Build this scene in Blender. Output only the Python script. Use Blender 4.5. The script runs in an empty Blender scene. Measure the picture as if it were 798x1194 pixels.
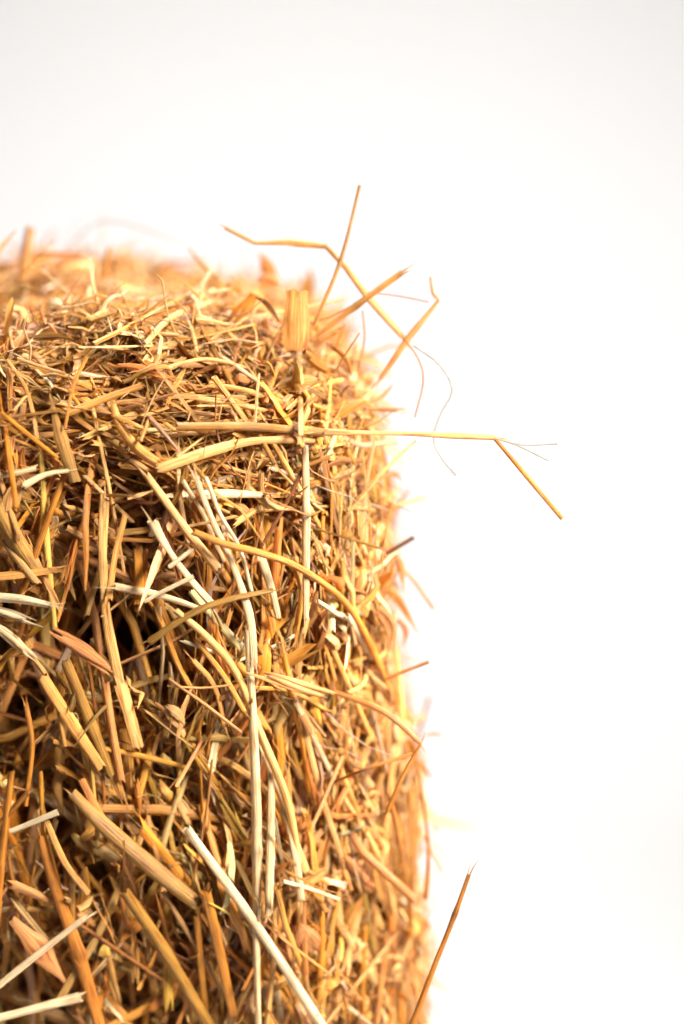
import bpy, math
import numpy as np
from mathutils import Vector, noise, bvhtree

rng = np.random.default_rng(11)
C = bpy.context.scene.collection
sc = bpy.context.scene
S = 0.00035            # metres per photo pixel in the plane of focus
D = 1.0                # camera to that plane
PITCH = math.radians(12)
CAM = np.array([0.0, -math.cos(PITCH) * D, math.sin(PITCH) * D])
FWD = np.array([0.0, math.cos(PITCH), -math.sin(PITCH)])
UP = np.array([0.0, math.sin(PITCH), math.cos(PITCH)])
RIGHT = np.array([1.0, 0, 0])
FLOOR = -0.42

def ray(px, py):
    d = FWD * D + RIGHT * (px - 399) * S + UP * (597 - py) * S
    return d

# ------------------------------------------------------------- materials
def new_mat(name):
    m = bpy.data.materials.new(name); m.use_nodes = True
    nt = m.node_tree; nt.nodes.clear()
    return m, nt, nt.nodes, nt.links

def straw_material(name, transl=0.20, rough=0.36, sat=1.0):
    m, nt, N, L = new_mat(name)
    out = N.new('ShaderNodeOutputMaterial')
    a = N.new('ShaderNodeAttribute'); a.attribute_name = 'tint'
    s = N.new('ShaderNodeAttribute'); s.attribute_name = 'fibre'
    mp = N.new('ShaderNodeMapping'); mp.inputs['Scale'].default_value = (7.5, 7.5, 22)
    L.new(s.outputs['Vector'], mp.inputs['Vector'])
    n1 = N.new('ShaderNodeTexNoise'); n1.inputs['Scale'].default_value = 1.0
    n1.inputs['Detail'].default_value = 5; n1.inputs['Roughness'].default_value = .6
    L.new(mp.outputs[0], n1.inputs['Vector'])
    r1 = N.new('ShaderNodeMapRange'); r1.inputs[1].default_value = .3; r1.inputs[2].default_value = .7
    r1.inputs[3].default_value = .48; r1.inputs[4].default_value = 1.25
    L.new(n1.outputs['Fac'], r1.inputs[0])
    # weathering blotches along the stem
    mp2 = N.new('ShaderNodeMapping'); mp2.inputs['Scale'].default_value = (2.2, 2.2, 75)
    L.new(s.outputs['Vector'], mp2.inputs['Vector'])
    n2 = N.new('ShaderNodeTexNoise'); n2.inputs['Scale'].default_value = 1.0; n2.inputs['Detail'].default_value = 4
    L.new(mp2.outputs[0], n2.inputs['Vector'])
    r2 = N.new('ShaderNodeMapRange'); r2.inputs[1].default_value = .50; r2.inputs[2].default_value = .68
    L.new(n2.outputs['Fac'], r2.inputs[0])
    mul = N.new('ShaderNodeMix'); mul.data_type = 'RGBA'; mul.blend_type = 'MULTIPLY'; mul.inputs[0].default_value = 1
    L.new(a.outputs['Color'], mul.inputs[6]); L.new(r1.outputs[0], mul.inputs[7])
    mx = N.new('ShaderNodeMix'); mx.data_type = 'RGBA'; mx.blend_type = 'MULTIPLY'
    L.new(r2.outputs[0], mx.inputs[0]); L.new(mul.outputs[2], mx.inputs[6])
    mx.inputs[7].default_value = (.60, .43, .30, 1)
    bp = N.new('ShaderNodeBump'); bp.inputs['Strength'].default_value = .8; bp.inputs['Distance'].default_value = .0007
    L.new(n1.outputs['Fac'], bp.inputs['Height'])
    p = N.new('ShaderNodeBsdfPrincipled'); p.inputs['Roughness'].default_value = rough
    p.inputs['Specular IOR Level'].default_value = .45
    L.new(mx.outputs[2], p.inputs['Base Color']); L.new(bp.outputs[0], p.inputs['Normal'])
    t = N.new('ShaderNodeBsdfTranslucent'); L.new(mx.outputs[2], t.inputs['Color'])
    ms = N.new('ShaderNodeMixShader'); ms.inputs[0].default_value = transl
    L.new(p.outputs[0], ms.inputs[1]); L.new(t.outputs[0], ms.inputs[2])
    L.new(ms.outputs[0], out.inputs[0])
    return m

M_STRAW = straw_material('straw_stem')
M_LEAF = straw_material('dry_leaf', .32, .5)
M_FINE = straw_material('straw_fibre', .30, .5)

m, nt, N, L = new_mat('shade_core'); M_CORE = m
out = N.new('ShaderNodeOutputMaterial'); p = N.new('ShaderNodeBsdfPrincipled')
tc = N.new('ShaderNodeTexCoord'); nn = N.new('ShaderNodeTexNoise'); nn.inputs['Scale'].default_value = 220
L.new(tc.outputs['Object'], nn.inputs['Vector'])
cr = N.new('ShaderNodeValToRGB'); cr.color_ramp.elements[0].color = (.018, .008, .006, 1); cr.color_ramp.elements[1].color = (.12, .055, .02, 1)  # near-black browns paint in the shade seen through gaps between straws
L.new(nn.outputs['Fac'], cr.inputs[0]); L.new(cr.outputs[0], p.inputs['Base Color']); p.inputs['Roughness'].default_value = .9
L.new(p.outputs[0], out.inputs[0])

m, nt, N, L = new_mat('white_paper'); M_PAPER = m
out = N.new('ShaderNodeOutputMaterial'); p = N.new('ShaderNodeBsdfPrincipled')
p.inputs['Roughness'].default_value = .85; p.inputs['Specular IOR Level'].default_value = .1
tc = N.new('ShaderNodeTexCoord'); nn = N.new('ShaderNodeTexNoise'); nn.inputs['Scale'].default_value = 1.1; nn.inputs['Detail'].default_value = 1
L.new(tc.outputs['Object'], nn.inputs['Vector'])
cr = N.new('ShaderNodeValToRGB'); cr.color_ramp.elements[0].color = (.86, .85, .84, 1); cr.color_ramp.elements[1].color = (.90, .895, .89, 1)
L.new(nn.outputs['Fac'], cr.inputs[0]); L.new(cr.outputs[0], p.inputs['Base Color'])
L.new(p.outputs[0], out.inputs[0])

# ------------------------------------------------------------- geometry batches
class Batch:
    def __init__(self): self.v=[]; self.f=[]; self.c=[]; self.s=[]; self.n=0
    def add(self, V, F, Cc, Sx):
        self.v.append(V); self.f.append(F + self.n); self.c.append(Cc); self.s.append(Sx); self.n += len(V)
    def mesh(self, name, mat, origin=(0,0,0)):
        V = np.concatenate(self.v) - np.array(origin); F = np.concatenate(self.f)
        Cc = np.concatenate(self.c); Sx = np.concatenate(self.s)
        me = bpy.data.meshes.new(name)
        me.vertices.add(len(V)); me.vertices.foreach_set('co', V.astype(np.float32).ravel())
        me.loops.add(len(F)*4); me.loops.foreach_set('vertex_index', F.astype(np.int32).ravel())
        me.polygons.add(len(F)); me.polygons.foreach_set('loop_start', np.arange(0, len(F)*4, 4, dtype=np.int32))
        me.polygons.foreach_set('use_smooth', np.ones(len(F), dtype=bool))
        me.update(calc_edges=True)
        a = me.attributes.new('tint', 'FLOAT_COLOR', 'POINT')
        a.data.foreach_set('color', np.concatenate([Cc, np.ones((len(Cc),1))],1).astype(np.float32).ravel())
        a = me.attributes.new('fibre', 'FLOAT_VECTOR', 'POINT'); a.data.foreach_set('vector', Sx.astype(np.float32).ravel())
        me.materials.append(mat)
        return me

def norm(a): return a / np.maximum(np.linalg.norm(a, axis=-1, keepdims=True), 1e-9)

def sweep(batch, P, R, ref, col, seg=6, flat=0.8, twist=None, ribbon=False, curl=0.35, ragged=1.0, jag=0.0):
    """P (n,k,3) centre lines, R (n,k) half widths, ref (n,3) outward direction, col (n,3) or (n,k,3)"""
    n, k, _ = P.shape
    T = norm(np.gradient(P, axis=1))
    refk = np.broadcast_to(ref[:, None, :], T.shape)
    side = norm(np.cross(T, refk)); up = np.cross(side, T)
    if twist is not None:
        c, s_ = np.cos(twist)[..., None], np.sin(twist)[..., None]
        side, up = side*c + up*s_, -side*s_ + up*c
    flat = np.broadcast_to(np.asarray(flat, float).reshape(-1, 1, 1, 1), (n,1,1,1))
    if ribbon:
        g = np.linspace(-1, 1, seg)
        ca = g; sa = -curl * (g**2) + curl*.5
        flat = 1.0
    else:
        th = np.linspace(0, 2*np.pi, seg, endpoint=False); ca = np.cos(th); sa = np.sin(th)
    off = side[:, :, None, :]*ca[None, None, :, None] + up[:, :, None, :]*sa[None, None, :, None]*flat
    V = P[:, :, None, :] + off * R[:, :, None, None]
    if ribbon and jag > 0:
        V += off * R[:, :, None, None] * rng.normal(0, jag, (n, k, seg, 1)) + up[:, :, None, :]*R[:, :, None, None]*rng.normal(0, jag*.8, (n, k, seg, 1))
    if not ribbon and seg > 4:
        V += off * R[:, :, None, None] * rng.normal(0, .06, (n, 1, seg, 1))
    rag = rng.uniform(-1, 1, (n, 2, seg)) * ragged
    V[:, 0] += T[:, 0, None, :] * (rag[:, 0] * R[:, min(1,k-1), None])[..., None]
    V[:, -1] += T[:, -1, None, :] * (rag[:, 1] * R[:, -2, None])[..., None]
    Ls = np.concatenate([np.zeros((n,1)), np.cumsum(np.linalg.norm(np.diff(P, axis=1), axis=2), axis=1)], 1)
    idr = rng.uniform(0, 50, (n,1))
    F3 = np.zeros((n, k, seg, 3))
    F3[..., 0] = ca * 1.0 + idr[:, :, None]*3
    F3[..., 1] = sa + idr[:, :, None]
    F3[..., 2] = (Ls + idr)[:, :, None]
    if col.ndim == 2: col = np.broadcast_to(col[:, None, :], (n,k,3))
    Cc = np.broadcast_to(col[:, :, None, :], (n,k,seg,3)).reshape(-1,3)
    idx = np.arange(n*k*seg).reshape(n,k,seg)
    if ribbon: a = idx[:, :-1, :-1]; b = idx[:, 1:, :-1]; c2 = idx[:, 1:, 1:]; d = idx[:, :-1, 1:]
    else:
        nx = np.roll(idx, -1, axis=2)
        a = idx[:, :-1]; b = idx[:, 1:]; c2 = nx[:, 1:]; d = nx[:, :-1]
    F = np.stack([a, d, c2, b], -1).reshape(-1, 4)
    batch.add(V.reshape(-1,3), F, Cc, F3.reshape(-1,3))

# ------------------------------------------------------------- object helpers
def put(name, me, parent=None, origin=(0,0,0), label=None, cat=None, group=None, kind=None):
    o = bpy.data.objects.new(name, me); C.objects.link(o)
    o.location = Vector(origin)
    if parent is not None:
        o.parent = parent; o.location = Vector(origin) - parent_world(parent)
    if label: o['label'] = label
    if cat: o['category'] = cat
    if group: o['group'] = group
    if kind: o['kind'] = kind
    return o

def parent_world(p):
    v = Vector(p.location)
    while p.parent: p = p.parent; v += p.location
    return v

# ------------------------------------------------------------- the bale's envelope
X0, X1, Y0, Y1, Z0, Z1 = -0.33, -0.009, 0.0, 0.30, FLOOR, 0.066
def envelope(shrink=0.0, n=60):
    vs, fs, key = [], [], {}
    ext = np.array([(X1-X0)/2, (Y1-Y0)/2, (Z1-Z0)/2]); ctr = np.array([(X0+X1)/2, (Y0+Y1)/2, (Z0+Z1)/2])
    def vid(q):
        kk = tuple(np.round(q, 5))
        if kk not in key: key[kk] = len(vs); vs.append(q)
        return key[kk]
    g = np.linspace(-1, 1, n+1)
    for ax in range(3):
        for sg in (-1, 1):
            for i in range(n):
                for j in range(n):
                    ids = []
                    for a, b in ((i,j),(i+1,j),(i+1,j+1),(i,j+1)):
                        q = np.zeros(3); q[ax] = sg; q[(ax+1)%3] = g[a]; q[(ax+2)%3] = g[b]; ids.append(vid(q))
                    fs.append(ids if sg > 0 else ids[::-1])
    Q = np.array(vs) * ext
    r = 0.055
    inner = np.clip(Q, -(ext-r), ext-r)
    Nn = norm(Q-inner); P = inner + Nn*r
    u = P/ext
    P[:,1] -= np.where(Nn[:,1] < 0, 1, 0)*0.012*(1-u[:,0]**2)*(1-u[:,2]**2)*-Nn[:,1]   # belly of the front face
    P[:,2] += np.clip(Nn[:,2],0,1)*0.008*(1-u[:,0]**2)
    P += ctr
    P[:,0] += (0.017 - 0.102*np.clip(P[:,2],-.26,.2)) * np.clip((P[:,0]-X0)/(X1-X0),0,1)      # leans out to the right going down
    for i, pnt in enumerate(P):
        v = Vector(pnt*22); v2 = Vector(pnt*70)
        P[i] += Nn[i]*(0.011*noise.noise(v) + 0.004*noise.noise(v2) - shrink)
    return P, fs
EP, EF = envelope()
env = bvhtree.BVHTree.FromPolygons([tuple(p) for p in EP], EF)

def cast(px, py):
    d = Vector(ray(px, py)); d.normalize()
    h = env.ray_cast(Vector(CAM), d)
    return h[0], h[1]

# ------------------------------------------------------------- backdrop and floor
me = bpy.data.meshes.new('backdrop')
prof = [(-0.35, FLOOR)] + [(0.9, FLOOR)] + [(0.9+.7*math.sin(a), FLOOR+.7-.7*math.cos(a)) for a in np.linspace(0, math.pi/2, 20)[1:]] + [(1.6, 2.2)]
xs = np.linspace(-1.9, 1.9, 9)
vv = [(x, y, z) for (y, z) in prof for x in xs]
ff = [(i*9+j, i*9+j+1, (i+1)*9+j+1, (i+1)*9+j) for i in range(len(prof)-1) for j in range(8)]
me.from_pydata(vv, [], ff); me.materials.append(M_PAPER)
for p_ in me.polygons: p_.use_smooth = True
bd = put('backdrop', me, kind='structure')
bd['label'] = 'seamless white studio backdrop sweeping down to the floor behind the bale'

# ------------------------------------------------------------- the bale
bale = bpy.data.objects.new('straw_bale', None); C.objects.link(bale)
bale.location = ((X0+X1)/2, (Y0+Y1)/2, FLOOR); bale.empty_display_size = .05
bale['label'] = 'big block of golden packed straw with frayed edges against the white backdrop'
bale['category'] = 'straw bale'
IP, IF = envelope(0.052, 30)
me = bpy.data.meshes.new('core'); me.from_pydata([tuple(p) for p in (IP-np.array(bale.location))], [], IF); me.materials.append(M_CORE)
o = put('shade_inside', me); o.parent = bale  # solid filler, coloured dark so the gaps look deep in shade

PAL = np.array([
    (.72,.300,.036),  # gold
    (.76,.375,.09),   # tan
    (.40,.20,.035),  # olive
    (.60,.225,.032),  # orange brown
    (.22,.070,.016),  # dark brown
    (.87,.63,.37),    # cream
    (.84,.47,.16),    # pale straw
])
COL = dict(gold=PAL[0], tan=PAL[1], olive=PAL[2], orange=PAL[3], brown=PAL[4], cream=PAL[5], pale=PAL[6],
           white=np.array((.90,.70,.45)), grey=np.array((.60,.56,.54)), dark=np.array((.09,.045,.025)), peach=np.array((.68,.30,.10)))

def pick_cols(n, w):
    w = np.array(w, float); w /= w.sum()
    i = rng.choice(len(PAL), n, p=w); c = PAL[i]
    j = rng.choice(len(PAL), n, p=w); t = rng.uniform(0,.5,(n,1)); c = c*(1-t)+PAL[j]*t
    return np.clip(c * rng.uniform(.72,1.2,(n,1)) * rng.normal(1,.07,(n,3)), .01, .93)

# ---- sample points on the envelope
A_ = EP[[f[0] for f in EF]]; B_ = EP[[f[1] for f in EF]]; C_ = EP[[f[2] for f in EF]]; D_ = EP[[f[3] for f in EF]]
FN = norm(np.cross(C_-A_, D_-B_)); area = np.linalg.norm(np.cross(C_-A_, D_-B_), axis=1)/2
FC = (A_+B_+C_+D_)/4
wgt = np.ones(len(EF))
wgt[FN[:,2] < -.5] = 0.02
wgt[(FN[:,1] > .6)] = .35
wgt[(FN[:,0] < -.6)] = .3
wgt[(FC[:,0] < -.035) & (FC[:,2] < -.01) & (FN[:,1] < -.5)] *= .43
wgt[FC[:,0] < -.19] *= .45
wgt[FC[:,2] < -.27] *= .35
Wp = area*wgt; Wp /= Wp.sum()

def cavity(p):
    return noise.noise(Vector(p*24) + Vector((3.1, 7.7, 1.3))) + .5*noise.noise(Vector(p*60))

def scatter(n, lmin, lmax, dmin, dmax, mode, K=5, hugmin=.4, tilt=.10, bend=.05, curly=0.0, stick=.0):
    fi = rng.choice(len(EF), n, p=Wp)
    u, v = rng.random((2, n, 1))
    P = (A_[fi]*(1-u)*(1-v) + B_[fi]*u*(1-v) + C_[fi]*u*v + D_[fi]*(1-u)*v); Nn = FN[fi]
    # tangent frame: down the face and across it
    dn = np.array([0,0,-1.0]) + Nn*0; dn = dn - Nn*np.sum(dn*Nn,1,keepdims=True)
    flatm = np.linalg.norm(dn,axis=1) < .35
    dn[flatm] = np.array([0,-1.0,0]) - Nn[flatm]*(-Nn[flatm][:,1:2])
    dn = norm(dn); ac = np.cross(Nn, dn)
    z = P[:,2]; x = P[:,0]
    up_ = np.clip((z+.012)/.04, 0, 1)               # upper band: lies flat
    ang_low = rng.normal(.14, .36, n) + np.where(rng.random(n) < .20, rng.uniform(-1.5,1.5,n), 0)
    ang_top = np.pi/2 + rng.normal(0, .34, n) + np.where(rng.random(n) < .2, rng.uniform(-1.5,1.5,n), 0)
    edge = np.clip((x+.035)/.05, 0, 1)*(1-up_)
    ang_low = ang_low*(1-edge*.75)
    ang = np.where(rng.random(n) < up_, ang_top, ang_low)
    if mode == 'random': ang = rng.uniform(0, np.pi, n)
    # nearby pieces lie roughly alike
    cl = np.array([noise.noise(Vector(q*26)+Vector((9,2,4))) for q in P]); ang = ang + cl*.8
    T = dn*np.cos(ang)[:,None] + ac*np.sin(ang)[:,None]
    ln = rng.uniform(lmin, lmax, n) * np.where(rng.random(n)<.3, .5, 1)
    ln *= np.where((z > .01), 1.05, 1)
    dep = rng.uniform(dmin, dmax, n)
    e2 = T*(ln*.32)[:,None]
    cav = np.array([max(cavity(q), .75*cavity(q+w_), .75*cavity(q-w_)) if lmax > .03 else cavity(q) for q, w_ in zip(P, e2)])
    lowband = (1-up_)*(x < -.03)
    dep += np.clip(cav-.04, 0, 1)*np.where(lowband > .5, .105, .030)      # hollows
    tl = rng.normal(0, tilt, n)
    st = rng.random(n) < stick
    tl[st] += rng.uniform(.25, .8, st.sum())
    s = np.linspace(-.5, .5, K)
    Pk = P[:,None,:] + T[:,None,:]*(s[None,:,None]*ln[:,None,None])
    sd = np.cross(Nn, T)
    bd_ = rng.normal(0, bend, n)
    Pk += sd[:,None,:]*((bd_*ln)[:,None,None]*(1-4*s**2)[None,:,None])
    if curly > 0:
        ph = rng.uniform(0, 6.28, (n,2)); fr = rng.uniform(.6, 1.8, (n,2)); am = rng.uniform(0, curly, (n,2))
        Pk += sd[:,None,:]*(np.sin(s[None,:]*6.28*fr[:,:1]+ph[:,:1])*am[:,:1]*ln[:,None])[...,None]
        Pk += Nn[:,None,:]*(np.sin(s[None,:]*6.28*fr[:,1:]+ph[:,1:])*am[:,1:]*ln[:,None]*.6)[...,None]
    hug = rng.uniform(hugmin, 1, n)
    for i in range(n):
        for k_ in range(K):
            q = Vector(Pk[i,k_]); h = env.find_nearest(q)
            if h[0] is None: continue
            hv = np.array(h[0]); off = Pk[i,k_]-hv; nr = np.array(h[1])
            o_ = float(np.dot(off, nr))
            extra = 0
            if curly > 0: extra = np.sin(s[k_]*9+i)*.002
            Pk[i,k_] = Pk[i,k_] - nr*o_*hug[i] + nr*(-dep[i]+extra)
    Pk += Nn[:,None,:]*((tl*ln)[:,None,None]*s[None,:,None])
    # nothing floats free of the bale
    Nout = Nn
    return Pk, Nout, ln, dep, z

def shade(col, dep, P=None):
    return col

WGT_LOW = (30, 24, 9, 14, 9, 9, 20)
stuff = Batch()
def vary(col, K):
    n = len(col)
    g = rng.uniform(.8, 1.15, (n, K, 1))
    return np.clip(col[:,None,:]*g, 0, .97)

def kink(P, Nn, share):
    n, k, _ = P.shape
    sel = np.where(rng.random(n) < share)[0]
    for i in sel:
        m_ = rng.integers(1, k-1); T = P[i,-1]-P[i,0]; sd = np.cross(T, Nn[i])
        P[i, m_+1:] += (sd*rng.normal(0,.28) - Nn[i]*np.linalg.norm(T)*rng.uniform(0,.15))*np.linspace(.5,1,k-m_-1)[:,None]
# 1. deep and mid stems
for (n, l0, l1, d0, d1, r0, r1, seg) in ((4200, .04, .12, .018, .040, .0009, .0021, 6), (4600, .04, .14, .008, .024, .0005, .0016, 6), (4600, .035, .13, .000, .010, .00035, .00115, 7)):
    P, Nn, ln, dep, z = scatter(n, l0, l1, d0, d1, 'field', K=5, tilt=.11, stick=.0)
    rr = rng.uniform(r0, r1, n)**1.0 * np.where(z > 0, .74, 1.0)
    rr = rr*(1+.38*((P[:,2,0] < -.02)&(P[:,2,2] < -.01)))
    R = rr[:,None]*rng.uniform(.88,1.1,(n,5))
    kink(P, Nn, .3)
    h_ = int(n*(.40 if d0 > .015 else .78)); cc = vary(pick_cols(n, WGT_LOW),5); cc = cc+(PAL[6]-cc)*(np.clip((z-.0)/.04,0,1)*rng.uniform(0,.75,n))[:,None,None]
    tw = rng.normal(0,.55,(n,1)) + np.linspace(-1,1,5)[None]*rng.normal(0,.45,(n,1))
    sweep(stuff, P[:h_], R[:h_]*1.65, Nn[:h_], cc[:h_], seg=5, ribbon=True, curl=.5, twist=tw[:h_], ragged=1.8, jag=.10)
    sweep(stuff, P[h_:], R[h_:], Nn[h_:], cc[h_:], seg=seg, flat=rng.uniform(.3,.8,n-h_))
# 2. split ribbons / torn leaves
n = 6500
P, Nn, ln, dep, z = scatter(n, .018, .085, -.001, .020, 'field', K=7, tilt=.22, bend=.12, curly=.06, stick=.05)
pr = np.array([.35,.8,1,1,.95,.7,.15])
R = (.0005+.0029*rng.random(n)**1.6)[:,None]*pr[None]*np.where(z > 0, .6, 1.0)[:,None]
tw = rng.normal(0,.7,(n,1)) + np.linspace(-1,1,7)[None]*rng.normal(0,.8,(n,1))
sweep(stuff, P, R, Nn, vary(pick_cols(n, (26,24,10,16,8,8,18)),7), seg=4, ribbon=True, twist=tw, curl=.5, ragged=.8, jag=.16)
# 2b. chaff: small crumpled flakes caught between the stems
n = 7000
P, Nn, ln, dep, z = scatter(n, .005, .022, -.001, .016, 'random', K=7, tilt=.5, bend=.2, curly=.12, stick=.08)
pr = np.array([.3,.9,1,.85,1,.6,.12])
R = (.0004+.0021*rng.random(n)**1.5)[:,None]*pr[None]*rng.uniform(.6,1.25,(n,7))
tw = rng.normal(0,1.0,(n,1)) + np.linspace(-1,1,7)[None]*rng.normal(0,1.2,(n,1))
sweep(stuff, P, R, Nn, vary(pick_cols(n, (20,26,4,20,8,12,28)),7), seg=4, ribbon=True, twist=tw, curl=.6, ragged=1.0, jag=.25)
# 3. fine stems and curling fibres
n = 12500
P, Nn, ln, dep, z = scatter(n, .015, .065, -.001, .018, 'field', K=8, tilt=.25, bend=.15, curly=.10, stick=.08)
R = np.broadcast_to(rng.uniform(.00018,.00055,n)[:,None], (n,8))*np.array([.8,1,1,1,1,.9,.8,.4])
sweep(stuff, P, R, Nn, vary(pick_cols(n, (26,26,8,18,8,8,20)),8), seg=4, ragged=.3)
# 4. frayed ends standing off the top and the right side
W_keep = Wp.copy()
e_ = np.clip((FC[:,0]+.035)/.03,0,1)*(FN[:,0] > .15) + np.clip((FC[:,2]-.035)/.02,0,1)*(FN[:,2] > .3)
Wp = area*e_*(FC[:,0] > -.2)*(FC[:,2] > -.26); Wp /= Wp.sum()
for n, l0, l1, r0, r1, cu in ((800, .014, .042, .0005, .0015, .03), (1500, .010, .045, .00018, .0005, .2), (1050, .012, .034, .0009, .0032, .1)):
    P, Nn, ln, dep, z = scatter(n, l0, l1, -.004, .004, 'random', K=8, hugmin=.0, tilt=.34, bend=.2, curly=cu, stick=.25)
    R = rng.uniform(r0, r1, n)[:,None]*np.array([.8,1,1,1,1,.9,.8,.4])*rng.uniform(.85,1.1,(n,8))
    cc = vary(pick_cols(n, (20,26,3,20,3,12,30)),8)
    if r1 > .002: sweep(stuff, P, R, Nn, cc, seg=4, ribbon=True, curl=.6, twist=rng.normal(0,1.0,(n,1))+np.linspace(-1,1,8)[None]*rng.normal(0,.8,(n,1)))
    else: sweep(stuff, P, R, Nn, cc, seg=5, ragged=.6)
Wp = area*np.clip((FC[:,0]+.055)/.03,0,1)*(FC[:,2] > .022)*(FC[:,1] < .2); Wp /= Wp.sum()
for n, l0, l1, r0, r1, rb in ((70, .02, .06, .0006, .0016, 0), (90, .012, .035, .001, .0034, 1), (160, .015, .05, .0002, .0005, 0)):
    P, Nn, ln, dep, z = scatter(n, l0, l1, -.005, .002, 'random', K=8, hugmin=.0, tilt=.45, bend=.12, curly=.08, stick=.5)
    R = rng.uniform(r0, r1, n)[:,None]*np.array([.8,1,1,1,1,.9,.8,.4])*rng.uniform(.85,1.1,(n,8))
    cc = vary(pick_cols(n, (22,26,6,34,10,4,18)),8)
    if rb: sweep(stuff, P, R, Nn, cc, seg=4, ribbon=True, curl=.6, twist=rng.normal(0,1.0,(n,1))+np.linspace(-1,1,8)[None]*rng.normal(0,.8,(n,1)))
    else: sweep(stuff, P, R, Nn, cc, seg=5, ragged=.6)
Wp = area*np.clip((FC[:,0]+.085)/.05,0,1)*(FC[:,2] < .01)*(FC[:,2] > -.3)*(FN[:,1] < .5); Wp /= Wp.sum()
n = 2600
P, Nn, ln, dep, z = scatter(n, .05, .17, -.002, .006, 'field', K=7, hugmin=.6, tilt=.07, bend=.08, curly=.015, stick=.0)
R = (.0003+.0013*rng.random(n)**1.4)[:,None]*rng.uniform(.85,1.1,(n,7)); cc = vary(pick_cols(n, (26,22,4,22,4,10,28)),7); h_ = 1700
sweep(stuff, P[h_:], R[h_:], Nn[h_:], cc[h_:], seg=6, flat=rng.uniform(.4,.8,n-h_))
sweep(stuff, P[:h_], R[:h_]*1.3, Nn[:h_], cc[:h_], seg=5, ribbon=True, curl=.5, twist=rng.normal(0,.6,(h_,1))+np.linspace(-1,1,7)[None]*rng.normal(0,.4,(h_,1)), ragged=1.8, jag=.10)
Wp = W_keep
packed = put('packed_straw', stuff.mesh('packed_straw', M_STRAW, bale.location), kind='stuff'); packed.parent = bale

# ------------------------------------------------------------- single stems and leaves
def resample(pts, step=.004, sharp=False):
    pts = np.array(pts, float)
    if sharp or len(pts) < 3:
        out = []
        for a, b in zip(pts[:-1], pts[1:]):
            m_ = max(2, int(np.linalg.norm(b-a)/step))
            out += [a+(b-a)*t for t in np.linspace(0, 1, m_, endpoint=False)]
        out.append(pts[-1]); return np.array(out)
    out = []
    Q = np.vstack([2*pts[0]-pts[1], pts, 2*pts[-1]-pts[-2]])
    for i in range(1, len(Q)-2):
        p0,p1,p2,p3 = Q[i-1:i+3]
        m_ = max(3, int(np.linalg.norm(p2-p1)/step))
        for t in np.linspace(0,1,m_,endpoint=False):
            out.append(.5*((2*p1)+(-p0+p2)*t+(2*p0-5*p1+4*p2-p3)*t*t+(-p0+3*p1-3*p2+p3)*t**3))
    out.append(pts[-1]); return np.array(out)

def place(pts, lift):
    """photo pixels -> points in the scene: resting `lift` mm off the bale, or at a given depth (third value, mm)"""
    res = []; lift = lift-0.3
    raw = []
    for p_ in pts:
        if len(p_) == 3: raw.append(p_[2]/1000)
        else:
            h, nn_ = cast(p_[0], p_[1])
            raw.append(None if h is None else float(np.dot(np.array(h)-CAM, FWD))-D-lift/1000)
    if all(r_ is not None for r_ in raw) and all(len(p_) == 2 for p_ in pts) and len(pts) > 2:
        xy = np.array([p_[:2] for p_ in pts], float); tt = np.concatenate([[0], np.cumsum(np.linalg.norm(np.diff(xy,axis=0),axis=1))]); tt /= tt[-1]
        fine = np.linspace(0,1,9); dz_ = []
        for f_ in fine:
            h, nn_ = cast(np.interp(f_,tt,xy[:,0]), np.interp(f_,tt,xy[:,1]))
            dz_.append(raw[0] if h is None else float(np.dot(np.array(h)-CAM, FWD))-D-lift/1000)
        cf = np.polyfit(fine, dz_, 1 if len(pts) == 3 else 2); fit = np.polyval(cf, fine)
        push = max(0, np.max(fit-np.array(dz_)))*.6
        raw = list(np.polyval(cf, tt)-push)
    known = [i for i, r_ in enumerate(raw) if r_ is not None]
    for i in range(len(raw)):
        if raw[i] is None:
            kk = min(known, key=lambda q: abs(q-i)) if known else None
            raw[i] = raw[kk] if kk is not None else .05
    for (p_, dz) in zip(pts, raw):
        res.append(CAM + ray(p_[0], p_[1])*(D+dz)/D)
    return np.array(res)

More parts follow.
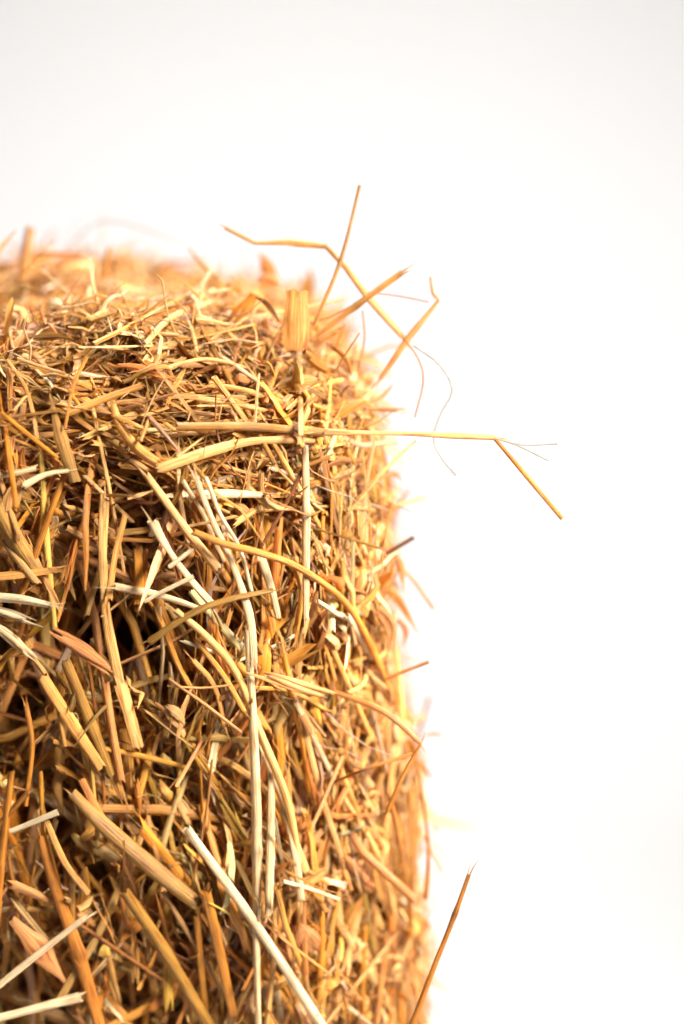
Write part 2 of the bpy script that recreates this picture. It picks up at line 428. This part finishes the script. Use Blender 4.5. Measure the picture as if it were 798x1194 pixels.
def make_one(name, pts3, wpx, col, kind='stem', nodes=(), sharp=False, flat=.8, tip=None, parent=None, bent=None, twist=0.0, **kw):
    """pts3: world points, wpx: width in photo pixels (one, or one per point)"""
    P = resample(pts3, sharp=sharp)
    k = len(P); t = np.concatenate([[0], np.cumsum(np.linalg.norm(np.diff(P,axis=0),axis=1))]); L_ = t[-1]; t = t/L_
    if not sharp:
        ref0 = norm(CAM-P.mean(0)); sdv = norm(np.cross(P[-1]-P[0], ref0)); P = P + sdv*(np.sin(t*math.pi*rng.uniform(.8,1.6))*rng.normal(0,.004)*L_)[:,None]
    w = np.asarray(wpx, float)*(.93 if (kind in ('stem','half') and np.max(wpx) > 7) else 1)
    if w.ndim == 0: w = np.array([w, w*.92])
    R = np.interp(t, np.linspace(0,1,len(w)), w)*S*.5
    c = np.broadcast_to(col, (k,3))*(.92+.16*rng.random((k,1)))
    jit = np.interp(t, np.linspace(0,1,8), rng.uniform(.93,1.07,8)); R = R*jit
    ends = np.clip(np.minimum(t, 1-t)*L_/.006, 0, 1); c = c*(.80+.20*ends[:,None])*np.interp(t, np.linspace(0,1,9), rng.uniform(.82,1.08,9))[:,None]
    for nd in nodes:
        g = np.exp(-((t-nd)*L_/.0022)**2); R = R*(1+.32*g); c = c*(1-.45*g[:,None])
    ref = norm(CAM-P.mean(0))
    c = c*rng.normal((1.02,1,.95),.018,3)
    b = Batch()
    org = P[0].copy()
    if kind in ('stem','half') and R.max() > 2.9*S:
        for end in (0, -1):
            if rng.random() < .35: continue
            dT = norm(P[0]-P[min(3,k-1)]) if end == 0 else norm(P[-1]-P[max(-4,-k)])
            sdv = norm(np.cross(dT, ref)); r_ = R[end]
            for _ in range(int(rng.integers(1, 4))):
                ln_ = rng.uniform(.003, .009); o_ = rng.uniform(-.7,.7)
                tt = np.linspace(-.3, 1, 6)[:,None]
                Q_ = P[end] + sdv*o_*r_ + ref*r_*.4 + dT*tt*ln_ + sdv*(tt**2)*ln_*o_*.35 + ref*(tt**2)*ln_*rng.normal(0,.18)
                sweep(b, Q_[None], (r_*rng.uniform(.12,.4)*np.array([1,1,.9,.7,.4,.1]))[None], ref[None], np.broadcast_to(c[end]*rng.uniform(1.0,1.25),(6,3))[None].clip(0,.9), seg=3, ribbon=True, curl=.4, ragged=.3)
    if kind == 'stem':
        sweep(b, P[None], R[None], ref[None], c[None], seg=12, flat=[flat], ragged=.45); mat = M_STRAW
    elif kind == 'fibre':
        sweep(b, P[None], R[None], ref[None], c[None], seg=5, flat=[1], ragged=.2); mat = M_FINE
    elif kind == 'half':      # split stem, an open channel
        sweep(b, P[None], R[None], ref[None], c[None], seg=7, ribbon=True, curl=.7, ragged=.6, twist=np.full((1,k), twist)); mat = M_STRAW
    else:                     # leaf or husk: a few torn strips still joined in the middle
        mat = M_LEAF
        sdv = norm(np.cross(norm(P[-1]-P[0]), ref)); Wm = R.max()
        ns = 1 if Wm/S < 3.2 else int(rng.integers(2, 5)) if tip is None else 1
        for q_ in range(ns):
            a0, a1 = (0, 1) if (ns == 1) else (rng.uniform(0,.22), rng.uniform(.7,1))
            P2 = np.stack([np.interp(np.linspace(a0,a1,k), t, P[:,d_]) for d_ in range(3)],1)
            t2 = np.linspace(0,1,k)
            oo = (q_-(ns-1)/2)/max(ns,1)*1.7
            spread = .45+.55*t2 if rng.random() < .5 else 1-.5*t2
            P2 = P2 + sdv*(oo*Wm*spread*np.interp(t2,[0,.5,1],[.6,1,.8]))[:,None] + ref*(rng.normal(0,.0006)+abs(oo)*-.0008+rng.normal(0,.0012)*t2**2)[:,None]
            if tip is None:
                e = np.interp(t2, [0,.08,.3,.6,.9,1], [rng.uniform(.2,.9),.8,1,.95,rng.uniform(.4,.9),rng.uniform(.03,.5)])
            else: e = np.interp(t2, np.linspace(0,1,len(tip)), tip)
            e = e*np.interp(t2, np.linspace(0,1,14), rng.uniform(.84,1.1,14))
            R2 = np.interp(np.linspace(a0,a1,k), t, R)*e*(1 if ns == 1 else 1.25/ns)
            tw = twist + np.linspace(-.5,.5,k)[None]*rng.normal(0,1.0) + rng.normal(0,.25)
            sweep(b, P2[None], R2[None], ref[None], (c*rng.uniform(.85,1.1))[None], seg=7, ribbon=True, curl=rng.uniform(.3,.8) if Wm < .004 else .25, twist=tw*(1 if Wm < .004 else .25), ragged=.9 if tip is None else .22)
    o = put(name, b.mesh(name, mat, org), origin=org, parent=parent, **kw)
    return o, P, R

LOOSE = 'loose straw stalks caught on the bale'
def loose(label, pts, w, col, lift=4, name='straw_stalk', cat='straw stalk', **kw):
    if isinstance(col, tuple): col = np.array(col)
    grp = LOOSE if name == 'straw_stalk' else None
    return make_one(name, place(pts, lift), w, COL[col] if isinstance(col, str) else col, label=label, cat=cat, group=grp, **kw)
cnt = {}
def part(name, pts, w, col, lift=3, label=None, **kw):
    cnt[name] = cnt.get(name, 0)+1
    return make_one(name, place(pts, lift), w, COL[col] if isinstance(col, str) else col, parent=bale, label=label, **kw)

# ---- loose pieces: each one could be plucked off by itself
o,P,R = loose('long pale stalk reaching far out to the right, snapped so its end hangs down', [(378,504,-9),(430,505,-6),(480,506,-2),(530,508,1),(577,510,4)], [8,5,5.5,8.5,7], 'pale', lift=8, nodes=(0.02,), sharp=False)
q = place([(576,510,4),(615,556,2),(656,605,0)], 0)
make_one('hanging_end', q, [4.5,5.5,5], COL['orange'], parent=o, sharp=True, kind='half')
for pp in ([(575,510,4),(610,518,4),(650,518,4)], [(575,510,4),(605,520,4),(640,537,4)]):
    make_one('whisker', place(pp,0), 2.0, COL['grey'], kind='fibre', parent=o)
loose('olive brown stalk lying level across the upper face, ending where the snapped one begins', [(205,497),(290,498),(376,503)], [9,10,9], 'olive', lift=7, nodes=(.98,))
loose('pale gold split stalk lying level just below the olive brown one', [(185,547),(240,527),(295,514),(374,514)], [13,13,9,8], 'pale', lift=6, kind='half')
loose('crooked flat stalk arching over the top corner, its left tip highest and lying nearly level', [(262,265,40),(297,283,40),(335,282,38),(380,287,36),(402,310,32),(428,345,30),(470,393,34)], [5,5,10,6,8,10,7], (.68,.32,.09), kind='half', sharp=True)
loose('thin upright stalk above the top corner, the highest point of all', [(420,216,28),(397,303,28),(366,380,30)], [3.4,4,5], (.68,.32,.09), nodes=(.55,))
o,P,R = loose('short dark tan stalk slanting up right across the crooked flat one', [(368,392,36),(424,350,30),(469,318,26)], [6,8,8], (.60,.27,.06), kind='half', nodes=(.5,))
make_one('whisker', place([(355,378,38),(390,367,34),(428,346,30)],0), 2.2, COL['orange'], kind='fibre', parent=o)
make_one('whisker', place([(430,341,30),(465,345,30),(500,352,30)],0), 1.8, COL['orange'], kind='fibre', parent=o)
loose('bent stalk right of the top corner with a sharp elbow pointing right', [(502,323,30),(505,342,30),(512,350,30),(477,393,32),(443,443,34)], [3,5,9,8,6], 'peach', kind='half', sharp=True)
loose('thin reddish fibre hanging in a curve right of the top corner', [(470,393,26),(488,418,26),(494,445,26),(484,487,26)], 2.2, 'orange', name='plant_fibre', cat='plant fibre', kind='fibre')
loose('long pale grey fibre curling down beside and behind the long snapped stalk', [(482,402,26),(512,425,26),(527,455,26),(514,482,26),(506,512,26),(517,535,26),(533,554,26)], 2.4, 'grey', name='plant_fibre', cat='plant fibre', kind='fibre')
loose('two thin rusty stems dropping below the crossing stalks at the top corner', [(423,362,34),(425,395,36),(417,432,38)], 2.4, 'peach', name='plant_fibre', cat='plant fibre', kind='fibre')
loose('dark hair thin stem curving down the upper right corner of the bale', [(396,425),(418,438),(428,465),(432,500),(430,540)], 2.4, 'brown', lift=10, name='plant_fibre', cat='plant fibre', kind='fibre')
loose('broad flat upright piece of orange tan leaf standing on the top edge', [(345,408,22),(346,372,20),(347,338,18)], [29,32,25], (.74,.34,.09), name='leaf_piece', cat='dry leaf', kind='leaf', tip=[1,1,1], lift=6)
loose('wide folded dark orange leaf leaning left on the top of the bale', [(262,392,40),(280,367,38),(298,343,38)], [20,22,18], 'orange', name='leaf_piece', cat='dry leaf', kind='leaf', tip=[.9,1,.7])
loose('blurred ragged brown leaf tuft poking above the far top edge', [(300,292,110),(312,312,112),(318,340,115)], [10,26,20], 'orange', name='leaf_piece', cat='dry leaf', kind='leaf')
loose('short blunt stub sticking out right just above the long snapped stalk', [(425,476,40),(445,477,40),(463,478,40)], 6, 'peach', lift=3)
loose('thin pale stalk slanting up right under the long snapped one', [(402,602,24),(440,556,26),(486,514,34)], [5,4.5,2.5], 'pale')
loose('short dark brown twig pointing up right off the blurred right edge', [(440,652,50),(482,627,46)], [4,5.5], 'brown', nodes=(.6,))
loose('blurred orange stalk slanting down right off the right edge below the twig', [(463,655,60),(485,680,62),(506,710,64)], 4.5, 'peach')
loose('thin brown stalk poking out to the right at mid height', [(450,792,30),(475,782,30),(500,772,28)], 4, 'orange')
loose('pale stalk sloping down right to a sharp point on the right edge', [(388,806),(448,830,16),(491,867,20)], [6,9,6], 'peach', lift=5, kind='half')
loose('thin rusty stalk slanting back down left from the pointed tip on the right edge', [(491,868,18),(470,905,18),(452,946,20)], [3,4.5,7], 'orange')
loose('thin brown stem running level left from the pointed tip', [(390,912),(430,896,14),(486,878,20)], [3.5,3.5,5], 'orange', lift=7)
loose('blurred rusty stalk standing upright off the lower right edge', [(483,868,60),(494,930,60),(500,990,60),(496,1050,62)], [3,4,5,8], 'orange')
loose('thin blurred shoot forking right off the rusty upright stalk', [(495,975,60),(505,998,60),(517,1018,60)], [3,2], 'peach')
loose('brown stalk with a knot leaning away to the right at the very bottom', [(547,1020,10),(530,1066,12),(505,1130,14),(478,1205,16)], [5,6,7,8], 'orange', nodes=(.26,))
loose('long thick cream stalk slanting down right to the bottom, the brightest on the lower face', [(218,966),(300,1078),(380,1205)], [11,11.5,13], 'white', lift=9, flat=.85)
loose('small white stalk slanting up right near the left border, lower half', [(12,970),(68,947)], [7,8], 'white', lift=8)
loose('white stalk crossing the thick brown one in the lower left corner', [(-12,1158),(45,1112),(97,1072)], [8,9,8], 'white', lift=9)
loose('broad pinkish white stalk at the bottom left corner, lowest of the white ones', [(-14,1190),(40,1176),(94,1163)], [11,11,13], 'white', lift=10)
loose('thick pale gold stalk slanting down right, its cut upper end below the split stalk', [(170,553),(214,615),(255,662)], [9,10,11], 'pale', lift=7)
loose('cream stalk with a swollen husky head beside the two short white cross pieces', [(178,608),(190,632),(215,668),(250,706)], [13,7,9,9], 'cream', lift=8)
loose('short white piece slanting up right across the cream stalk, the upper of two', [(197,661),(225,640)], 6, 'white', lift=10)
loose('short white piece slanting up right across the cream stalk, the lower of two', [(168,702),(190,689),(226,673)], [4,5,5], 'white', lift=10)
loose('pinkish white split stalk lying nearly level left of the cream stalk', [(134,684),(185,694),(240,712)], [10,9,5], 'cream', lift=7, kind='half')
loose('long golden stalk arching right across the middle of the bale', [(225,620),(262,635),(300,645),(345,662),(392,695),(415,725),(440,775),(462,830)], [9,10,9,9,10,10,9,8], 'gold', lift=9, kind='stem')
loose('straight cream stalk standing upright below the level stalks, the longer lower one', [(356,519),(357,600),(357,722)], [9,10,8], 'cream', lift=8, nodes=(.4,))
loose('short thin cream stalk upright above the level stalks', [(349,414),(350,460),(351,509)], [7,7,6], 'pale', lift=5)
loose('thin dark brown stem leaning from upper right down left through the centre', [(357,540),(332,590),(304,640)], [4,5,4], 'brown', lift=6)
loose('dark gold curved stem sloping up right across the white stalks', [(175,748),(220,718),(265,700),(318,688)], [9,8,7,5], 'olive', lift=11)
loose('broad split white stalk lying level on the upper middle of the face', [(237,577),(270,576),(305,577)], [12,11,8], 'white', lift=5, kind='half')
loose('long pale curved stalk running from mid face down to the right of the dark hollow', [(205,712),(240,742),(275,785),(303,855),(335,935),(350,1010)], [8,10,10,11,10,7], 'pale', lift=7, kind='half')
loose('broad shredded pale husk slanting down right over the pale vertical stalks', [(284,779),(320,790),(355,803),(396,815)], [10,20,21,12], 'pale', lift=12, name='husk', cat='husk', kind='leaf')
loose('pale papery triangular husk near the bottom left corner', [(14,1073),(40,1100),(78,1148)], [18,34,14], 'peach', lift=6, name='husk', cat='husk', kind='leaf', tip=[.5,1,.3])
loose('wide pale orange husk slanting down right, left of the upright pair of stalks', [(55,733),(100,760),(147,794)], [12,24,14], 'peach', lift=8, name='husk', cat='husk', kind='leaf')
loose('faint blurred grey stem hooked over the far top edge at the left', [(70,300,150),(110,262,150),(150,262,150),(212,284,150)], 3, 'grey', name='plant_fibre', cat='plant fibre', kind='fibre')
loose('thick blurred orange stalk standing up from the far top edge at the left', [(36,265,110),(30,300,110),(26,335,112)], [13,14,14], 'peach')
loose('short blurred brown stalk lying level above the far top edge at the left', [(45,296,110),(93,296,110)], 6, 'orange')
loose('small blurred tan stalk leaning right on the far top edge', [(128,288,100),(122,322,102)], [6,7], 'tan')

# ---- the bale's own big stems (parts)
T_ = 'stalk'
for pts, w, col, lf, kw in [
    ([(84,925),(120,960),(170,1003),(230,1054)], [12,20,20,16], 'olive', 7, {}),
    ([(145,1040),(190,1108),(246,1200)], [14,17,16], 'olive', 6, {}),
    ([(48,975),(66,1040),(92,1115),(118,1200)], [13,17,17,16], 'orange', 6, {'nodes':(.62,)}),
    ([(53,955),(75,1005),(103,1042)], [8,9,8], 'tan', 7, {}),
    ([(230,1068),(234,1120),(240,1180)], 9, 'gold', 5, {}),
    ([(240,1040),(256,1110),(272,1185)], [14,14,12], 'orange', 7, {}),
    ([(288,735),(294,840),(298,960),(299,1100),(302,1205)], [9,11,13,10,8], 'cream', 8, {'nodes':(.55,)}),
    ([(316,900),(315,980),(314,1066)], [8,11,10], 'cream', 9, {}),
    ([(310,880),(335,960),(352,1050)], 12, 'cream', 7, {'nodes':(.4,)}),
    ([(405,718),(432,765),(455,815)], [8,11,9], 'white', 9, {}),
    ([(228,556),(246,600),(270,650),(292,715),(297,775)], [8,7,8,12,10], 'cream', 10, {}),
    ([(240,556),(257,600),(280,640),(294,690)], 5, 'white', 10, {}),
    ([(214,560),(238,600),(262,655)], 5, 'cream', 4, {}),
    ([(122,585),(121,650),(126,720),(140,800)], [13,11,13,14], 'pale', 5, {'nodes':(.35,)}),
    ([(146,600),(133,650),(127,700)], [8,8,10], 'tan', 6, {}),
    ([(142,798),(152,830),(163,872)], [19,18,16], 'pale', 5, {}),
    ([(122,796),(130,850),(141,912)], [11,12,11], 'peach', 5, {}),
    ([(76,770),(100,830),(130,905)], [13,15,13], 'olive', 4, {}),
    ([(50,790),(85,845),(118,895)], [14,16,13], 'tan', 5, {}),
    ([(-6,585),(12,620),(40,664)], [22,24,18], 'olive', 6, {}),
    ([(-8,672),(30,668),(65,664)], [12,12,8], 'tan', 7, {}),
    ([(-8,697),(25,700),(58,706)], [14,12,8], 'white', 8, {}),
    ([(-8,556),(18,552),(44,545)], [6,7,7], 'cream', 8, {}),
    ([(28,566),(55,553),(80,549)], [10,6,5], 'cream', 9, {}),
    ([(80,482),(120,466),(166,450)], [9,10,9], 'tan', 7, {}),
    ([(128,468),(142,500),(165,528),(195,548)], [11,12,14,12], 'tan', 5, {}),
    ([(254,413),(276,428),(302,446)], [5,6.5,5], 'cream', 7, {}),
    ([(345,820),(365,858),(389,908)], [6,6,7], 'cream', 6, {}),
    ([(330,1028),(360,1036),(396,1049)], 5, 'white', 8, {}),
    ([(228,745),(262,790),(285,830)], [7,8,8], 'gold', 6, {}),
    ([(197,792),(240,822),(282,855)], [3.5,4.5,4], 'peach', 9, {}),
    ([(196,800),(235,802),(270,799)], 3, 'pale', 9, {}),
    ([(160,640),(162,680),(160,705)], [11,13,10], 'gold', 4, {}),
    ([(170,640),(168,680),(166,700)], [6,6,5], 'orange', 4, {}),
    ([(20,418),(50,428),(76,436)], 4, 'pale', 6, {}),
    ([(0,480),(35,508),(68,535)], [6,6,5], 'gold', 6, {}),
    ([(102,415),(85,450),(76,500)], 4, 'gold', 7, {}),
    ([(8,420),(28,450),(38,480),(44,512)], 5, 'tan', 5, {}),
    ([(-4,1080),(2,1000),(14,900)], [9,10,8], 'orange', 5, {}),
    ([(95,910),(110,940),(130,975)], [10,12,10], 'orange', 6, {}),
    ([(47,900),(50,960),(52,1000)], 6, 'gold', 4, {}),
    ([(30,820),(38,870),(30,940)], 6, 'orange', 3, {}),
    ([(20,745),(60,800),(75,870)], 6, 'tan', 4, {}),
    ([(185,720),(205,770),(222,800)], [8,8,7], 'gold', 4, {}),
    ([(225,770),(250,800),(262,850)], 7, 'tan', 3, {}),
    ([(380,740),(420,830),(450,900)], 8, 'tan', 4, {}),
    ([(350,830),(372,920),(398,1000)], 9, 'pale', 4, {}),
    ([(390,880),(420,960),(445,1050)], 8, 'tan', 4, {}),
    ([(330,760),(350,850),(360,930)], 7, 'gold', 3, {}),
    ([(400,930),(440,1000),(462,1080)], [8,10,9], 'pale', 5, {}),
    ([(455,930),(472,1010),(482,1090)], 6, 'orange', 5, {}),
    ([(360,960),(375,1060),(372,1150)], 9, 'gold', 3, {}),
    ([(420,1060),(405,1120),(390,1190)], [9,9,8], 'pale', 4, {}),
    ([(470,1080),(430,1130),(380,1195)], [3,4,4], 'tan', 8, {}),
    ([(452,1090),(445,1140),(440,1195)], 8, 'orange', 4, {}),
    ([(320,1060),(318,1130),(310,1200)], 7, 'pale', 5, {}),
    ([(345,740),(352,690),(340,650)], 7, 'gold', 4, {}),
    ([(305,650),(318,690),(325,720)], [11,9,7], 'cream', 5, {}),
    ([(430,620),(445,690),(452,760)], 8, 'orange', 3, {}),
    ([(400,560),(418,600),(420,660)], 7, 'tan', 3, {}),
    ([(380,540),(388,570),(402,600)], 5, 'orange', 3, {}),
    ([(170,400),(200,372),(250,352)], [7,8,7], 'pale', 5, {}),
    ([(110,400),(160,375),(215,345)], [5,6,5], 'gold', 5, {}),
    ([(215,365),(224,385),(230,410)], 4, 'pale', 7, {}),
    ([(230,368),(262,385),(280,402)], 6, 'pale', 6, {}),
    ([(190,430),(240,418),(290,430)], 5, 'pale', 6, {}),
    ([(250,450),(285,455),(330,470)], 7, 'tan', 5, {}),
    ([(230,465),(270,470),(310,480)], 8, 'pale', 4, {}),
    ([(310,470),(320,440),(330,410)], 5, 'orange', 5, {}),
    ([(360,410),(385,440),(410,450)], [12,9,6], 'gold', 4, {}),
    ([(355,410),(400,440),(425,462)], [8,7,5], 'orange', 6, {}),
]:
    kind = 'stem' if rng.random() < .45 else 'half'
    part(T_, pts, w, col, lift=lf-1, kind=kind, flat=rng.uniform(.35,.75), twist=rng.normal(0,.25), **kw)
for pts, w, col, lf, kw in [
    ([(58,458),(68,500),(88,562)], [12,20,12], 'olive', 7, {'tip':[.15,.9,1]}),
    ([(178,535),(215,540),(262,520)], [16,22,10], 'gold', 5, {}),
    ([(10,600),(16,572),(22,552)], [26,20,4], 'pale', 7, {}),
    ([(345,1078),(358,1095),(375,1118)], [20,36,20], 'peach', 6, {}),
    ([(190,820),(205,835),(215,855)], [26,20,5], 'pale', 6, {}),
    ([(205,930),(215,945),(222,965)], [14,18,8], 'pale', 5, {}),
    ([(-25,720),(8,740),(48,774)], [12,17,9], 'cream', 8, {}),
    ([(-25,706),(10,716),(52,728)], [11,15,8], 'white', 7, {}),
    ([(270,585),(290,600),(300,606)], [10,16,6], 'peach', 5, {}),
    ([(280,560),(300,575),(320,600)], [14,14,8], 'pale', 4, {}),
    ([(155,655),(160,690),(162,715)], [14,18,12], 'gold', 4, {}),
    ([(205,1090),(240,1130),(262,1170)], [14,18,12], 'orange', 3, {}),
    ([(400,1000),(430,1030),(455,1045)], [14,18,10], 'peach', 4, {}),
    ([(405,945),(425,965),(445,980)], [16,18,8], 'cream', 4, {}),
    ([(300,1110),(330,1160),(350,1200)], [18,22,16], 'gold', 3, {}),
    ([(120,870),(140,925),(150,955)], [10,14,8], 'tan', 4, {}),
    ([(300,345),(318,358),(328,376)], [12,10,8], 'brown', 6, {}),
    ([(212,396),(245,388),(280,396)], [20,26,14], 'olive', 3, {}),
    ([(30,395),(70,392),(90,398)], [8,12,8], 'olive', 4, {}),
    ([(100,600),(85,640),(78,690)], [12,14,10], 'orange', 3, {}),
    ([(440,600),(455,640),(450,680)], [16,20,12], 'peach', 4, {}),
    ([(430,700),(455,730),(452,770)], [14,20,12], 'peach', 4, {}),
    ([(385,560),(398,600),(392,640)], [14,20,14], 'olive', 2, {}),
]:
    part('leaf_blade', pts, w, col, lift=lf-2, kind='leaf', twist=rng.normal(0,.3), **kw)

for pts, w, col in [
    ([(296,345,30),(312,356,28),(328,378,26)], [10,9,8], 'brown'),
    ([(362,400,26),(382,392,28),(404,380,28)], [8,11,7], 'orange'),
    ([(352,412,24),(372,428,24),(398,440,26)], [9,12,8], 'gold'),
    ([(380,398,28),(402,416,30),(412,440,32)], [6,9,5], 'orange'),
    ([(402,378,30),(396,392,28),(392,410,28)], [4,5,3], 'orange'),
    ([(300,330,60),(316,322,62),(332,336,62)], [12,15,10], 'peach'),
    ([(205,332,80),(240,326,80),(275,336,80)], [9,12,8], 'pale'),
    ([(60,312,100),(80,300,102),(104,306,102)], [9,12,8], 'peach'),
    ([(430,470,36),(446,462,38),(458,448,40)], [5,6,4], 'peach'),
    ([(440,560,46),(458,552,48),(472,560,50)], [7,9,5], 'peach'),
    ([(436,600,40),(452,590,44),(470,596,46)], [7,9,5], 'orange'),
    ([(455,640,55),(468,660,58),(474,690,60)], [9,12,7], 'peach'),
    ([(462,720,55),(474,735,58),(470,760,60)], [8,10,6], 'peach'),
    ([(495,858,70),(508,856,72),(516,858,72)], [4,5,4], 'peach'),
    ([(470,1000,50),(478,1060,52),(480,1110,54)], [6,8,6], 'orange'),
]:
    part('leaf_blade', pts, w, col, lift=0, kind='leaf', twist=rng.normal(0,.3))

# ---- top up with further large pieces so that the surface reads as many single stems
def extra(name, n, l0, l1, w0, w1, kind, wts):
    got = 0
    while got < n:
        px, py = rng.uniform(-10, 480), rng.uniform(330, 1190)
        h, nn_ = cast(px, py)
        if h is None or cavity(np.array(h)) > .10: continue
        upb = min(max((450-py)/80, 0), 1)
        if rng.random() < upb*.5: continue
        a = rng.normal(-.25, .55) if rng.random() > upb else rng.normal(math.pi/2, .35)
        ln = rng.uniform(l0, l1)*(1-.4*upb)/2
        dx, dy = math.sin(-a)*ln, math.cos(a)*ln
        pts = [(px-dx, py-dy), (px+rng.normal(0,3), py+rng.normal(0,3)), (px+dx, py+dy)]
        if any(cast(*q_)[0] is None for q_ in pts): continue
        w = rng.uniform(w0, w1)*(1-.35*upb)
        part(name, pts, [w, w*rng.uniform(.8,1.15), w*.9], pick_cols(1, wts)[0], lift=rng.uniform(-2,3.5), kind=kind if (kind == 'leaf' or rng.random() < .5) else 'half', flat=rng.uniform(.45,.85))
        got += 1
extra('stalk', 99-cnt['stalk'], 80, 220, 4.5, 9, 'stem', (28,25,9,20,5,4,18))
extra('leaf_blade', 60, 40, 120, 7, 15, 'leaf', (25,25,12,18,6,6,14))
extra('husk', 30, 18, 45, 8, 16, 'leaf', (10,25,4,12,3,14,30))

# ------------------------------------------------------------- light: white studio, soft window side on the right
def area(name, loc, target, size, power, color=(1,1,1), sy=None, spread=180):
    l = bpy.data.lights.new(name, 'AREA'); l.energy = power; l.color = color; l.shape = 'RECTANGLE'
    l.size = size; l.size_y = sy or size; l.spread = math.radians(spread)
    o = bpy.data.objects.new(name, l); C.objects.link(o); o.location = loc
    o.rotation_euler = (Vector(target)-Vector(loc)).to_track_quat('-Z', 'Y').to_euler()
    return o
area('key_light', (.70,-.50,.62), (-.01,0,-.07), .36, 6.6, (1,.935,.84), spread=54)
area('rim_light', (.85,.30,.16), (-.02,.1,-.05), .45, 2.7, (1,.92,.82), spread=45)
area('top_light', (-.15,.62,.8), (-.12,.08,.03), .45, 2.6, (1,.94,.87), spread=40)
area('backdrop_light', (-.02,.98,1.4), (.03,1.42,-.10), 1.3, 14.2, (1,.99,.98), spread=100)
w = bpy.data.worlds.new('World'); sc.world = w; w.use_nodes = True
w.node_tree.nodes['Background'].inputs[0].default_value = (1,.95,.91,1)
w.node_tree.nodes['Background'].inputs[1].default_value = .10

# ------------------------------------------------------------- camera
cd = bpy.data.cameras.new('camera'); cam = bpy.data.objects.new('camera', cd); C.objects.link(cam)
cam.location = CAM; cam.rotation_euler = (math.pi/2-PITCH, 0, 0)
cd.sensor_fit = 'HORIZONTAL'; cd.sensor_width = 36; cd.lens = 36*D/(798*S)
cd.clip_start = .01; cd.clip_end = 50
cd.dof.use_dof = True; cd.dof.focus_distance = D*1.0; cd.dof.aperture_fstop = 3.4
sc.camera = cam
sc.view_settings.view_transform = 'Standard'; sc.view_settings.look = 'None'; sc.view_settings.exposure = 0; sc.view_settings.gamma = 1
sc.cycles.max_bounces = 8; sc.cycles.diffuse_bounces = 4
